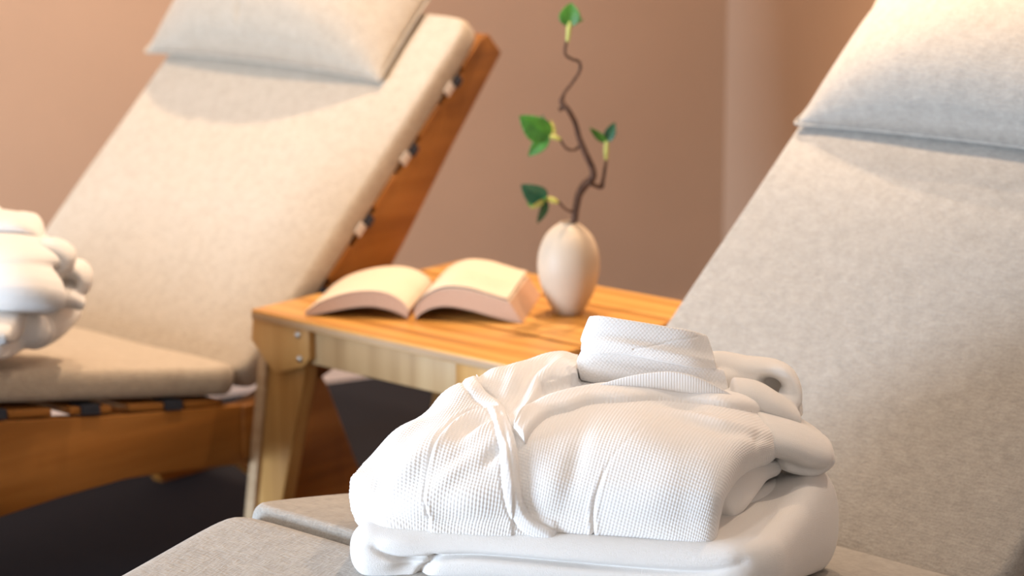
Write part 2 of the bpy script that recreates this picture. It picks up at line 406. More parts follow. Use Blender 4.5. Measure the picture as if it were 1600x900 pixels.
# ------------------------------------------------------------------ open book
bl = np.array([2.276, 2.363, TZ]); brr = np.array([2.435, 2.111, TZ]); bp_ = brr - bl; BW = np.linalg.norm(bp_); bp_ /= BW; bs = np.array([-bp_[1], bp_[0], 0])
bc = (bl + brr) / 2 + bp_ * .005
book = empty('open_book', tuple(bc + bs * .08), 'thick paperback lying open, pages up, on the slatted side table', 'book')
BL = .178; bz = .0006
def half(sgn):
    if sgn < 0:
        top = [(.004, .010), (.012, .022), (.028, .032), (.048, .0365), (.075, .0355), (.105, .028), (.130, .017), (.150, .0025)]
        bot = [(.006, .0), (.014, .006), (.03, .012), (.055, .016), (.08, .014), (.105, .009), (.13, .003), (.146, .0)]
    else:
        top = [(.004, .010), (.012, .024), (.028, .037), (.050, .044), (.075, .0435), (.100, .038), (.122, .032), (.136, .028)]
        bot = [(.006, .0), (.014, .009), (.03, .017), (.052, .020), (.08, .016), (.108, .009), (.134, .003), (.154, .0)]
    t = cr(top, 40); b_ = cr(bot, 40); n = 9
    R = [b_ + (t - b_) * k for k in np.linspace(0, 1, n)]
    R = np.array(R)          # n x 40 x 2
    loop = np.concatenate([R[0], R[1:-1, -1], R[-1][::-1], R[1:-1, 0][::-1]])
    nn = 24; ys = np.linspace(0, BL, nn)
    def W(p, y): return bc + bp_ * (sgn * p[..., 0:1]) + bs * y + np.array([0, 0, 1]) * (p[..., 1:2] + bz)
    lift = lambda y: 0
    G = np.array([W(loop * np.array([1, 1 - .10 * (y / BL)]), y) for y in ys])
    bm = bmesh.new(); V = [[bm.verts.new(p) for p in row] for row in G]; uvl = bm.loops.layers.uv.new('UVMap')
    m_ = len(loop)
    for i in range(nn - 1):
        for j in range(m_):
            bm.faces.new((V[i][j], V[i + 1][j], V[i + 1][(j + 1) % m_], V[i][(j + 1) % m_]))
    for yy, row in ((0, 0), (BL, nn - 1)):
        Rw = [[bm.verts.new(W(R[k] * np.array([1, 1 - .10 * (yy / BL)]), yy)[j]) for j in range(40)] for k in range(n)]
        for k in range(n - 1):
            for j in range(39):
                f = bm.faces.new((Rw[k][j], Rw[k][j + 1], Rw[k + 1][j + 1], Rw[k + 1][j])); 
                for lp, vv in zip(f.loops, (k, k, k + 1, k + 1)): lp[uvl].uv = (j / 40, vv / (n - 1))
    bmesh.ops.remove_doubles(bm, verts=bm.verts, dist=1e-6)
    o = bm_obj('page_block', bm, M['edges'], book, False)
    # top sheet
    tt = cr(top, 60); ex = .004 if sgn < 0 else .003
    sheets = [(0.0008, 1.0), (0.0022, .985 if sgn < 0 else 1.0)]
    G = np.array([W(tt * np.array([1, 1 - .10 * (y / BL)]) + np.array([0, .0009]), y) for y in np.linspace(-.001, BL + .001, 20)])
    sh = obj('open_page', grid_mesh(G), M['page'], book); s_ = sh.modifiers.new('solid', 'SOLIDIFY'); s_.thickness = .0006; s_.offset = 1
    if sgn > 0:   # curling loose leaf on the right-hand page
        tc = cr([(.004, .014), (.012, .028), (.028, .041), (.050, .0485), (.078, .0475), (.104, .041), (.120, .0365), (.134, .0335)], 60)
        G = np.array([W(tc, y) for y in np.linspace(.0, BL, 20)])
        sh = obj('open_page', grid_mesh(G), M['page'], book); s_ = sh.modifiers.new('solid', 'SOLIDIFY'); s_.thickness = .0006; s_.offset = 1
    # cover
    cb = cr(bot, 60); G = np.array([W(cb * np.array([1.0, 1]) + np.array([0, -.0004]), y) for y in np.linspace(-.0015, BL + .0015, 8)])
    cv = obj('cover', grid_mesh(G), M['cover'], book); s_ = cv.modifiers.new('solid', 'SOLIDIFY'); s_.thickness = .0006; s_.offset = 0
half(-1); half(1)

# ------------------------------------------------------------------ vase and branch
vc = atz(888, 489, TZ)
vase = empty('bud_vase', tuple(vc), 'small egg-shaped cream ceramic vase on the side table, holding one branch', 'vase')
lathe('body', [(0.0, .0), (.014, .0), (.019, .0012), (.027, .013), (.036, .032), (.0415, .053), (.0430, .070), (.0405, .090), (.033, .108), (.022, .1205), (.0145, .1255), (.0125, .128), (.0105, .1265), (.010, .118), (.018, .10), (.03, .06), (.02, .01), (0, .008)], vc, M['vase'], vase)
VY = float(vc @ FH)
br = empty('twisted_branch', tuple(vc + np.array([0, 0, .12])), 'dark twisted twig with a few green leaves, standing in the egg-shaped vase', 'branch')
def bp(x, y, d=0.0): return atY(x, y, VY + d)
def rr(px): return px / 2 / 1131
main = [(888, 400, 0), (890, 372, 0), (897, 345, 0), (900, 325, .0), (905, 303, .004), (915, 288, .006), (926, 277, .006), (925, 262, .004), (915, 240, 0), (905, 215, -.004), (898, 190, -.006), (888, 172, -.004), (878, 160, 0), (882, 145, .004), (895, 128, .008), (906, 110, .010), (905, 97, .008), (893, 92, .004), (884, 86, 0), (883, 76, -.002), (886, 62, 0)]
wid = [11, 11, 11, 11, 12, 14, 12, 10, 10, 9, 8, 8, 9, 5, 4.5, 4.5, 4.5, 4.5, 4, 4, 4]
tube('stem', [bp(*p) for p in main], [rr(v) for v in wid], M['bark'], br, 12, 220)
def twig(pts, ws): return tube('twig', [bp(*p) for p in pts], [rr(v) for v in ws], M['bark'], br, 10, 60)
twig([(906, 228, 0), (898, 234, -.004), (887, 233, -.01), (880, 226, -.014), (875, 217, -.016)], [5, 4, 4, 4, 4])
twig([(903, 326, 0), (893, 330, -.004), (884, 327, -.008), (877, 320, -.012), (871, 314, -.012)], [6, 5, 4, 4, 4])
twig([(920, 285, 0), (930, 290, .006), (939, 291, .01), (942, 282, .01), (945, 265, .012), (948, 245, .012)], [8, 7, 9, 6, 5, 4])
twig([(880, 165, 0), (876, 172, .004), (873, 168, .004)], [6, 5, 3])
def shoot(pts, ws): return tube('shoot', [bp(*p) for p in pts], [rr(v) for v in ws], M['shoot'], br, 10, 40)
sh0 = shoot([(886, 66, 0), (888, 56, 0), (889, 44, 0), (891, 34, 0)], [5, 7, 8, 5])
sh1 = shoot([(876, 218, -.016), (868, 215, -.018), (858, 213, -.02)], [5, 8, 6])
sh2 = shoot([(872, 316, -.012), (864, 313, -.014), (853, 310, -.016)], [5, 9, 7])
sh3 = shoot([(947, 250, .012), (947, 235, .012), (948, 220, .012)], [5, 8, 6])
for _o, _a, _b in ((sh0, 889, 40), (sh1, 860, 213), (sh2, 855, 311), (sh3, 948, 222)): _o['px'] = _a; _o['py'] = _b
def leaf(base, tip, wpx, m, tilt=.3, curl=.15):
    par = min((sh0, sh1, sh2, sh3), key=lambda o: abs(o['py'] - base[1]) + abs(o['px'] - base[0]))
    b0 = bp(*base); t0 = bp(*tip); ax = t0 - b0; ln = np.linalg.norm(ax); ax /= ln
    fw = -FH; side = np.cross(ax, fw); side /= np.linalg.norm(side); nrm = np.cross(side, ax)
    side = side * math.cos(tilt) + nrm * math.sin(tilt); nrm = np.cross(side, ax)
    n = 24; k = 11; G = np.zeros((n, k, 3))
    for i, t in enumerate(np.linspace(0, 1, n)):
        w = (math.sin(math.pi * min(1, t**.75))**.8 if t < 1 else 0) * wpx / 2 / 1131; w = max(w, 1e-4)
        for j, s in enumerate(np.linspace(-1, 1, k)):
            G[i, j] = b0 + ax * ln * t + side * w * s + nrm * (abs(s) * w * .35 - curl * ln * t * t + .0006 * math.sin(t * 40) * abs(s))
    o = obj('leaf', grid_mesh(G), m, par); s_ = o.modifiers.new('solid', 'SOLIDIFY'); s_.thickness = .0005; return o
leaf((891, 42, 0), (891, 4, .004), 34, M['leaf'], .2); leaf((895, 34, 0), (912, 30, .0), 8, M['leaf'], .5)
leaf((860, 212, -.02), (812, 184, -.03), 42, M['leaf'], .2); leaf((858, 213, -.02), (824, 244, -.02), 22, M['leaf'], -.3)
leaf((857, 205, -.02), (842, 178, .01), 12, M['leaf_dark'], .5); leaf((868, 210, -.018), (858, 186, .0), 8, M['shoot'], .4)
leaf((853, 310, -.016), (815, 292, -.03), 36, M['leaf_dark'], .3); leaf((853, 312, -.016), (842, 352, -.01), 16, M['leaf_dark'], .5)
leaf((855, 308, -.02), (820, 318, .0), 24, M['leaf'], -.5); leaf((850, 312, -.02), (830, 327, -.03), 10, M['shoot'], .4)
leaf((948, 222, .012), (921, 201, .01), 13, M['leaf'], .2); leaf((948, 222, .012), (960, 191, .014), 18, M['leaf_dark'], .2)

# ------------------------------------------------------------------ cloth sculpting helpers
def sdist(poly, X, Y):
    """signed distance in the given plane, positive inside"""
    p = np.array(poly, float); x = X.ravel()[:, None]; y = Y.ravel()[:, None]
    best = np.full(x.shape[0], 1e9); inside = np.zeros(x.shape[0], bool)
    for a, b_ in zip(p, np.roll(p, -1, 0)):
        d = b_ - a; L2 = max(d @ d, 1e-9); t = np.clip(((x[:, 0] - a[0]) * d[0] + (y[:, 0] - a[1]) * d[1]) / L2, 0, 1)
        best = np.minimum(best, np.hypot(x[:, 0] - a[0] - t * d[0], y[:, 0] - a[1] - t * d[1]))
        c = ((a[1] > y[:, 0]) != (b_[1] > y[:, 0]))
        with np.errstate(divide='ignore', invalid='ignore'):
            c &= x[:, 0] < (b_[0] - a[0]) * (y[:, 0] - a[1]) / (b_[1] - a[1] if b_[1] != a[1] else 1e-9) + a[0]
        inside ^= c
    return np.where(inside, best, -best).reshape(X.shape)
def ldist(line, X, Y):
    p = cr(np.array(line, float), 6 * len(line)); best = np.full(X.size, 1e9); x = X.ravel(); y = Y.ravel()
    for a, b_ in zip(p[:-1], p[1:]):
        d = b_ - a; L2 = max(d @ d, 1e-9); t = np.clip(((x - a[0]) * d[0] + (y - a[1]) * d[1]) / L2, 0, 1)
        best = np.minimum(best, np.hypot(x - a[0] - t * d[0], y - a[1] - t * d[1]))
    return best.reshape(X.shape)
def rnd(sd, w):     # quarter-round edge 0..1
    t = np.clip(sd / w, 0, 1); return np.sqrt(1 - (1 - t)**2)
def normals(G):
    a = np.gradient(G, axis=0); b_ = np.gradient(G, axis=1); n = np.cross(a, b_); l = np.linalg.norm(n, axis=-1, keepdims=True)
    return n / np.maximum(l, 1e-12)
def arcs(G):
    d1 = np.linalg.norm(np.diff(G, axis=0), axis=-1); d2 = np.linalg.norm(np.diff(G, axis=1), axis=-1)
    u = np.zeros(G.shape[:2]); v = np.zeros(G.shape[:2])
    u[1:] = np.cumsum(d1, 0); v[:, 1:] = np.cumsum(d2, 1)
    # measure v from the front, u averaged so that the pattern does not shear
    u = np.repeat(u.mean(1)[:, None], G.shape[1], 1); return u, v
def waffle(u, v, p=.0046, ang=28):
    a = math.radians(ang); x = u * math.cos(a) + v * math.sin(a); y = -u * math.sin(a) + v * math.cos(a)
    h = np.cos(2 * np.pi * x / p) * np.cos(2 * np.pi * y / (p * 1.1)); return np.sign(h) * np.abs(h)**.8

# ------------------------------------------------------------------ folded towel under the robe
ZT = .489
def front_Y(x): return 2.245 - (x - 550) / 570 * .065
towel = empty('bath_towel', tuple(atz(880, 900, .44)), 'thick white terry towel folded flat on the nearer lounger, under the robe', 'towel')
A3 = atz(552, 826, ZT); B3 = atz(1190, 862, ZT); fx = B3 - A3; fx[2] = 0; FLEN = np.linalg.norm(fx); fx /= FLEN
C3 = atz(1294, 742, ZT); dv = C3 - B3; dv[2] = 0; DLEN = np.linalg.norm(dv); dv /= DLEN
def slab(name, path, t, depth, parent, m, n=260, k=160, back=None, seed=1, amp=.0012, inset=0.0):
    """sweep a rounded slab section (thickness t, reaching back by depth) along path of (u, z) in the front plane"""
    p = cr(np.array(path, float), n); T = np.gradient(p, axis=0); T /= np.linalg.norm(T, axis=1)[:, None]; N = np.stack([-T[:, 1], T[:, 0]], -1)
    # section loop (s along depth, q thickness)
    a = np.linspace(0, 2 * np.pi, k, endpoint=False); r = t / 2; s = np.cos(a); q = np.sin(a)
    half_d = depth / 2; sx_ = np.sign(s) * (half_d - r) + s * r; 
    m_ = np.abs(s)**.35 * np.sign(s); sx_ = m_ * (half_d - r) + s * r; qz = np.sign(q) * np.abs(q)**.8 * r
    G = np.zeros((n, k, 3))
    for i in range(n):
        tt = i / (n - 1); e = min(1, tt * n / 10 + .0, (1 - tt) * n / 10 + .0); e = math.sqrt(max(0, 1 - (1 - e)**2)); e = max(e, .02)
        uu = p[i, 0] + N[i, 0] * qz * e; zz = p[i, 1] + N[i, 1] * qz * e
        G[i] = (A3 + dv * (half_d + inset))[None] + fx * uu[:, None] + dv * (sx_ * (0.96 + .04 * e))[:, None]; G[i, :, 2] = zz
    G = np.concatenate([G.mean(1, keepdims=True)[:1].repeat(k, 1), G, G.mean(1, keepdims=True)[-1:].repeat(k, 1)])
    Nn = normals(np.concatenate([G, G[:, :1]], 1))[:, :-1]
    G = G + Nn * (amp * vnoise(G, 45, seed) + amp * .5 * vnoise(G, 120, seed + 1))[..., None]
    return obj(name, grid_mesh(G, closed_v=True), m, parent)
def towel_body():
    """soft folded block: rounded in plan and in section, with the folds pressed into its front"""
    HT = .056; n = 420; k = 260; r = HT / 2; Rp = .050
    X0, X1 = -.014, FLEN + .012; D = DLEN + .035
    # outline in plan (u to the right, v away), rounded corners
    def arc(cx, cy, R, a0, a1, m): return [(cx + R * math.cos(t), cy + R * math.sin(t)) for t in np.linspace(a0, a1, m)]
    pl_ = arc(X0 + .03, .03, .03, -math.pi, -math.pi / 2, 20) + [(X0 + (X1 - X0) * q, 0) for q in np.linspace(.1, .86, 60)] + arc(X1 - Rp, Rp, Rp, -math.pi / 2, 0, 34) \
        + [(X1, Rp + (D - 2 * Rp) * q) for q in np.linspace(.1, .9, 30)] + arc(X1 - Rp, D - Rp, Rp, 0, math.pi / 2, 20) + [(X1 - Rp - (X1 - X0 - 2 * Rp) * q, D) for q in np.linspace(.05, .95, 40)] \
        + arc(X0 + Rp, D - Rp, Rp, math.pi / 2, math.pi, 20) + [(X0, D - Rp - (D - Rp - .03) * q) for q in np.linspace(.05, .95, 30)]
    P = np.array(pl_); d = np.r_[0, np.cumsum(np.linalg.norm(np.diff(np.vstack([P, P[:1]]), axis=0), axis=1))]
    q = np.linspace(0, d[-1], n, endpoint=False); Pc = np.vstack([P, P[:1]]); P = np.stack([np.interp(q, d, Pc[:, 0]), np.interp(q, d, Pc[:, 1])], -1)
    T = np.roll(P, -1, 0) - np.roll(P, 1, 0); T /= np.linalg.norm(T, axis=1)[:, None]; N = np.stack([T[:, 1], -T[:, 0]], -1); c = P.mean(0)
    rows = []
    for t in np.linspace(-np.pi / 2, np.pi / 2, 150):
        off = -r + r * math.cos(t)**.75; z = ZT - r + r * math.copysign(abs(math.sin(t))**.9, t); rows.append((off, z, 1.0))
    rows = [(-r, ZT - HT, q_) for q_ in np.linspace(.05, .95, 12)] + rows + [(-r, ZT, q_) for q_ in np.linspace(.98, .03, 60)]
    G = np.zeros((len(rows), n, 3))
    for i_, (off, z, sc) in enumerate(rows):
        pp = c + (P + N * off - c) * sc; G[i_] = A3 + fx * pp[:, :1] + dv * pp[:, 1:2]; G[i_, :, 2] = z
    Nn = normals(np.concatenate([G[:, -1:], G, G[:, :1]], 1))[:, 1:-1]
    Nn = np.where((((G - G.mean((0, 1))) * Nn).sum() < 0), -Nn, Nn)
    X, Y = proj(G); front = ((G - A3) @ dv < .09)
    cr1 = [(584, 856), (590, 861), (600, 868), (622, 876), (645, 877), (677, 873), (722, 870), (760, 871), (820, 876), (920, 886), (1020, 893), (1090, 895), (1140, 888), (1160, 880)]
    cr2 = [(676, 874), (668, 885), (655, 903), (650, 925)]
    d1 = ldist(cr1, X, Y); d2 = ldist(cr2, X, Y)
    H = -.011 * np.exp(-(d1 / 5.0)**2) * np.clip((X - 572) / 60, 0, 1) * np.clip((1170 - X) / 260, .05, 1) - .002 * np.exp(-(d1 / 14.0)**2) - .010 * np.exp(-(d2 / 6.0)**2)
    H += -.010 * np.exp(-(((X - 640) / 26)**2 + ((Y - 890) / 10)**2)) + .003 * np.exp(-(((X - 620) / 40)**2 + ((Y - 848) / 12)**2))
    H *= front
    H += .0016 * vnoise(G, 26, 9) + .0007 * vnoise(G, 80, 10)
    # swelling of the right-hand fold towards the back
    H += .006 * np.exp(-(((X - 1265) / 45)**2 + ((Y - 770) / 60)**2))
    G = G + Nn * H[..., None]
    # rest on the sloping cushion
    l = G[..., 0]; seat = np.where(l > 1.637, .363 + (2.165 - l) * .178, .455 - (1.637 - l) * .194)
    seat = np.minimum(seat, ZT - HT); t = np.clip((G[..., 2] - (ZT - HT)) / HT, 0, 1.2); G[..., 2] = seat + t * (ZT - seat)
    return obj('folded_towel', grid_mesh(G, closed_v=True), M['terry'], towel)
towel_body()

# ------------------------------------------------------------------ folded bathrobe
robe = empty('bathrobe', tuple(atz(840, 830, ZT)), 'white waffle-weave bathrobe with shawl collar, folded on top of the towel on the nearer lounger', 'bathrobe')
colsC = [
 [(566, 812, .035), (556, 800, .033), (552, 778, .036), (554, 752, .045), (562, 742, .055), (572, 730, .07)],
 [(600, 817, .0), (590, 800, .000), (580, 770, .008), (580, 744, .025), (588, 725, .05), (602, 702, .08)],
 [(650, 822, 0), (645, 800, -.008), (638, 765, -.004), (634, 715, .02), (640, 690, .06), (652, 657, .095)],
 [(700, 828, 0), (698, 805, -.010), (695, 765, -.008), (692, 700, .02), (695, 658, .08), (702, 619, .125)],
 [(750, 831, 0), (750, 805, -.012), (748, 765, -.010), (745, 700, .02), (745, 642, .10), (752, 601, .15)],
 [(810, 833, 0), (812, 800, -.010), (812, 750, -.005), (810, 680, .03), (808, 628, .12), (806, 583, .19)],
 [(870, 834, 0), (870, 800, -.008), (870, 745, -.002), (868, 675, .04), (866, 612, .14), (866, 562, .24)],
 [(930, 837, 0), (930, 803, -.008), (930, 748, -.002), (930, 675, .04), (930, 614, .14), (930, 566, .25)],
 [(1000, 842, 0), (1000, 810, -.008), (1000, 752, 0), (1000, 678, .04), (1000, 620, .14), (1000, 574, .26)],
 [(1060, 847, 0), (1060, 815, -.006), (1062, 758, 0), (1064, 690, .04), (1066, 632, .14), (1066, 590, .26)],
 [(1104, 850, .003), (1110, 815, -.002), (1117, 765, .003), (1128, 703, .042), (1140, 645, .13), (1140, 605, .25)],
 [(1117, 850, .015), (1126, 808, .012), (1135, 768, .018), (1156, 722, .052), (1192, 680, .12), (1196, 642, .23)],
 [(1118, 849, .040), (1126, 810, .040), (1137, 775, .045), (1164, 733, .085), (1214, 703, .15), (1232, 664, .23)],
 [(1112, 846, .07), (1118, 812, .07), (1130, 785, .08), (1165, 745, .12), (1212, 716, .17), (1240, 690, .23)],
]
CP = []
for c in colsC:
    row = [atY(x, y, front_Y(x) + d) for x, y, d in c]
    b0 = row[0].copy(); under = b0 + FH * .07; under[2] = ZT + .004
    t6 = row[5]; b1 = t6 + FH * .05 + np.array([0, 0, -.012]); b2 = t6 + FH * .075 + np.array([0, 0, -.05]); b2[2] = max(b2[2], ZT + .01); b3 = t6 + FH * .05; b3[2] = ZT + .004
    CP.append([under] + row + [b1, b2, b3])
CP = np.array(CP)
NU, NV = 900, 700
G = cr(CP, NU); G = cr(G.transpose(1, 0, 2), NV).transpose(1, 0, 2)
PX, PY = proj(G); Nn = normals(G)
# make the normals point outwards
if (Nn[NU // 2, NV // 3] @ (-FH)) < 0: Nn = -Nn
vis = np.zeros(NV); vis[:] = 1
rowt = np.linspace(0, 9, NV); frontmask = ((rowt > .6) & (rowt < 6.9)).astype(float)[None]
frontmask = np.clip(np.minimum((rowt - .5) / .4, (7.0 - rowt) / .4), 0, 1)[None]
H = np.zeros((NU, NV))
pipe_outer = [(748, 585), (752, 603), (762, 618), (780, 632), (795, 652), (804, 682), (810, 720), (813, 758), (820, 788), (836, 811), (868, 828), (874, 842)]
pl = [tuple(p) for p in cr(np.array(pipe_outer, float), 60)]
lobe = [(500, 900), (500, 560)] + pl[:1] + pl + [(874, 900)]
sd = sdist(lobe, PX, PY); H += .0065 * rnd(sd, 9) - .001
pc = [(x - 12, y + 2) for x, y in pipe_outer[:-2]] + [(858, 824)]
dl = ldist(pc, PX, PY); H += .0022 * np.exp(-(dl / 12)**4) - .0012 * np.exp(-((dl - 15) / 2.5)**2) * (sd > 0)
seam = [(776, 645), (755, 645), (736, 649), (713, 663), (692, 687), (678, 713), (669, 747), (668, 777), (674, 803)]
sp = [tuple(p) for p in cr(np.array(seam, float), 50)]
s2 = sdist(sp + [(678, 870), (800, 870), (805, 760), (795, 700)], PX, PY)
H += .0022 * rnd(s2, 5) * (sd > 0) - .0010 * np.exp(-(ldist(seam, PX, PY) / 2.2)**2) + .0006 * np.exp(-((ldist(seam, PX, PY) - 5) / 3.0)**2)
def gauss(cx, cy, a, b_, ang):
    c, s = math.cos(math.radians(ang)), math.sin(math.radians(ang)); x = PX - cx; y = PY - cy
    return np.exp(-((x * c + y * s) / a)**2 - ((-x * s + y * c) / b_)**2)
H += -.011 * gauss(592, 752, 36, 17, -62) + .006 * gauss(648, 728, 60, 14, -48) - .008 * gauss(672, 641, 48, 11, -28)
H += .004 * gauss(620, 700, 40, 10, -50) - .006 * gauss(722, 708, 34, 16, -50) + .005 * gauss(705, 745, 40, 14, -45) - .006 * gauss(752, 668, 40, 9, -25)
H += .005 * gauss(742, 690, 46, 10, -35) - .007 * gauss(775, 712, 22, 9, -50) + .005 * gauss(730, 775, 50, 22, -10)
H += .004 * gauss(650, 790, 30, 25, 0) + .003 * gauss(715, 622, 30, 9, -20)
# lapel band
top = [(803, 676), (812, 660), (828, 643), (847, 629), (879, 617), (928, 606), (964, 603), (1020, 603), (1073, 607), (1127, 615), (1170, 624), (1235, 640)]
bot = [(1235, 662), (1217, 653), (1169, 641), (1119, 633), (1060, 627), (1020, 624), (977, 626), (923, 629), (891, 640), (857, 650), (832, 672), (820, 694)]
bt = [tuple(p) for p in cr(np.array(top, float), 70)]; bb = [tuple(p) for p in cr(np.array(bot, float), 70)]
band = bt + bb; s3 = sdist(band, PX, PY)
Hb = .0085 * rnd(s3, 7)
above = sdist(bt[::-1] + [(803, 560), (1260, 560)][0:2], PX, PY)
above = sdist([(903, 400), (1260, 400)] + bt[::-1] + [(815, 655), (832, 630), (845, 604), (880, 593), (903, 586)], PX, PY)
H += Hb * (sd < 2) * np.clip((1245 - PX) / 60, 0, 1) - .009 * rnd(above, 10) * (sd < 0)
H += .0018 * np.exp(-(ldist(top, PX, PY) / 3.0)**2) * (sd < 0)
# shoulder of the shawl at left
shawl = [(730, 560), (762, 540), (920, 520), (902, 590), (862, 596), (846, 604), (838, 624), (826, 645), (806, 674), (798, 668), (790, 645), (770, 622), (748, 600)]
s4 = sdist(shawl, PX, PY); H += .0055 * rnd(s4, 9) * (sd < 3)
H += .006 * gauss(862, 585, 40, 12, -30) + .005 * gauss(800, 600, 26, 12, -60) - .006 * gauss(815, 615, 30, 9, -62)
H += .004 * gauss(822, 650, 26, 6, -60) - .004 * gauss(842, 580, 24, 8, -35) + .004 * gauss(775, 588, 20, 10, -10)
H -= .004 * gauss(900, 560, 14, 18, 10)
# seam and soft folds of the front panel
sm = [(927, 838), (926, 812), (928, 786), (941, 743), (962, 705), (1000, 668), (1040, 648)]
dsm = ldist(sm, PX, PY); fade = np.clip((PY - 710) / 80, 0.10, 1)
H += (-.0020 * np.exp(-(dsm / 2.5)**2) + .0005 * np.exp(-((dsm - 6) / 4.0)**2)) * fade
H += .004 * gauss(1010, 770, 70, 40, -10) - .003 * gauss(900, 720, 16, 60, 14) + .0035 * gauss(860, 760, 34, 50, 0)
H += .004 * gauss(1110, 655, 75, 7, 12) - .004 * gauss(1120, 668, 70, 9, 13) - .003 * gauss(1188, 690, 8, 18, -10) + .003 * gauss(1160, 690, 20, 20, 0)
H += -.004 * gauss(1075, 637, 30, 4, 6)
H += -.003 * gauss(1224, 676, 7, 22, 0)
H += .0012 * vnoise(G, 38, 3) + .0005 * vnoise(G, 110, 4)
# waffle weave as real relief
u, v = arcs(G); v = v - v[:, NV // 4][:, None]
amp = (.0003 + .00015 * (sd > 0)) * (1 - .6 * rnd(s3, 4)) * (1 - .7 * np.exp(-(dl / 9)**4))
G = G + Nn * (H * frontmask)[..., None] + Nn * (amp * waffle(u, v))[..., None]
# close the two ends
G = np.concatenate([G[:1].mean(1, keepdims=True).repeat(NV, 1), G, G[-1:].mean(1, keepdims=True).repeat(NV, 1)])
obj('robe_body', grid_mesh(G), M['waffle'], robe)

def loft(name, cols, m, parent, nu=300, nv=200, H=None, rib=0.0, wf=0.0, seed=0, amp=.0008, absY=None, pw=.0042, cap=.003):
    """closed loft; cols: list of loops of (px, py, Y) around the piece"""
    P = np.array([[atY(x, y, Y) for x, y, Y in c] for c in cols]); G = cr(P, nu)
    G = cr(G.transpose(1, 0, 2), nv, closed=True).transpose(1, 0, 2)
    Gc = np.concatenate([G, G[:, :1]], 1); Nn = normals(Gc)[:, :-1]
    c = G.mean((0, 1)); 
    if ((G - G.mean(1, keepdims=True)) * Nn).sum() < 0: Nn = -Nn
    h = amp * vnoise(G, 50, seed) + amp * .4 * vnoise(G, 130, seed + 1)
    if H is not None: h = h + H(*proj(G))
    if wf:
        u, v = arcs(G); h = h + wf * waffle(u, v, pw, 8)
    if rib:
        u, v = arcs(G); h = h + rib * np.cos(2 * np.pi * u / pw)
    G = G + Nn * h[..., None]
    # rounded closing caps
    caps0 = []; 
    m0 = G[:1].mean(1, keepdims=True); m1 = G[-1:].mean(1, keepdims=True)
    d0 = (G[0].mean(0) - G[3].mean(0)); d0 /= max(np.linalg.norm(d0), 1e-9); d1 = (G[-1].mean(0) - G[-4].mean(0)); d1 /= max(np.linalg.norm(d1), 1e-9)
    A = [G[:1] * math.cos(t) + m0 * (1 - math.cos(t)) + d0 * cap * math.sin(t) for t in np.linspace(1.5, .15, 7)]
    Bb = [G[-1:] * math.cos(t) + m1 * (1 - math.cos(t)) + d1 * cap * math.sin(t) for t in np.linspace(.15, 1.5, 7)]
    G = np.concatenate(A + [G] + Bb)
    return obj(name, grid_mesh(G, closed_v=True), m, parent)

# collar: a flat folded stand of two layers; loops: front-bottom, front-mid, front-top, top, back-top, back-bottom, inner-bottom
def collar_cols(lst, dYb=.022):
    out = []
    for (x0, y0), (x1, y1), (x2, y2), Y in lst:
        out.append([(x0, y0, Y), ((x0 + x1) / 2 - 0, (y0 + y1) / 2, Y - .004), (x1, y1, Y + .002), (x2, y2 - 1.5, Y + .007), (x2, y2 + 4, Y + dYb), (x2, (y2 + y0) / 2, Y + dYb), (x1, y0 - 2, Y + dYb - .004), (x0, y0 + 2, Y + .008)])
    return out
CY = 2.405
loft('collar', collar_cols([((908, 592), (903, 562), (910, 548), CY), ((930, 596), (926, 562), (932, 546), CY - .004), ((975, 600), (972, 568), (976, 550), CY - .006), ((1030, 608), (1030, 578), (1032, 560), CY - .006), ((1085, 618), (1085, 590), (1086, 570), CY - .004), ((1135, 630), (1135, 600), (1130, 580), CY)]), M['waffle'], robe, wf=.00014, seed=20)
loft('collar_fold', collar_cols([((913, 549), (909, 528), (921, 497), CY), ((935, 551), (932, 520), (938, 496), CY - .006), ((975, 552), (972, 525), (978, 502), CY - .010), ((1030, 562), (1028, 535), (1032, 511), CY - .010), ((1080, 572), (1078, 545), (1078, 519), CY - .006), ((1119, 577), (1113, 552), (1104, 526), CY + .004)], .014), M['waffle'], robe, wf=.00014, seed=23,
     H=lambda X, Y: -.0009 * np.exp(-(ldist([(990, 546), (1020, 540), (1055, 532), (1090, 526)], X, Y) / 1.6)**2))
# ribbed inner edge standing behind the lapel
loft('lapel_edge', [[(x, y1, Y), (x, (y0 + y1) / 2, Y - .001), (x, y0, Y), (x, y0 + 1, Y + .004), (x, (y0 + y1) / 2 + 1, Y + .007), (x, y1 + 1, Y + .006)] for x, y0, y1, Y in
     [(918, 607, 612, 2.345), (950, 597, 609, 2.345), (985, 588, 609, 2.345), (1020, 583, 609, 2.345), (1050, 582, 611, 2.345), (1085, 589, 615, 2.345), (1120, 604, 622, 2.347), (1150, 620, 629, 2.350)]], M['waffle'], robe, rib=.00012, seed=28, pw=.0028, amp=.0002, cap=.001)
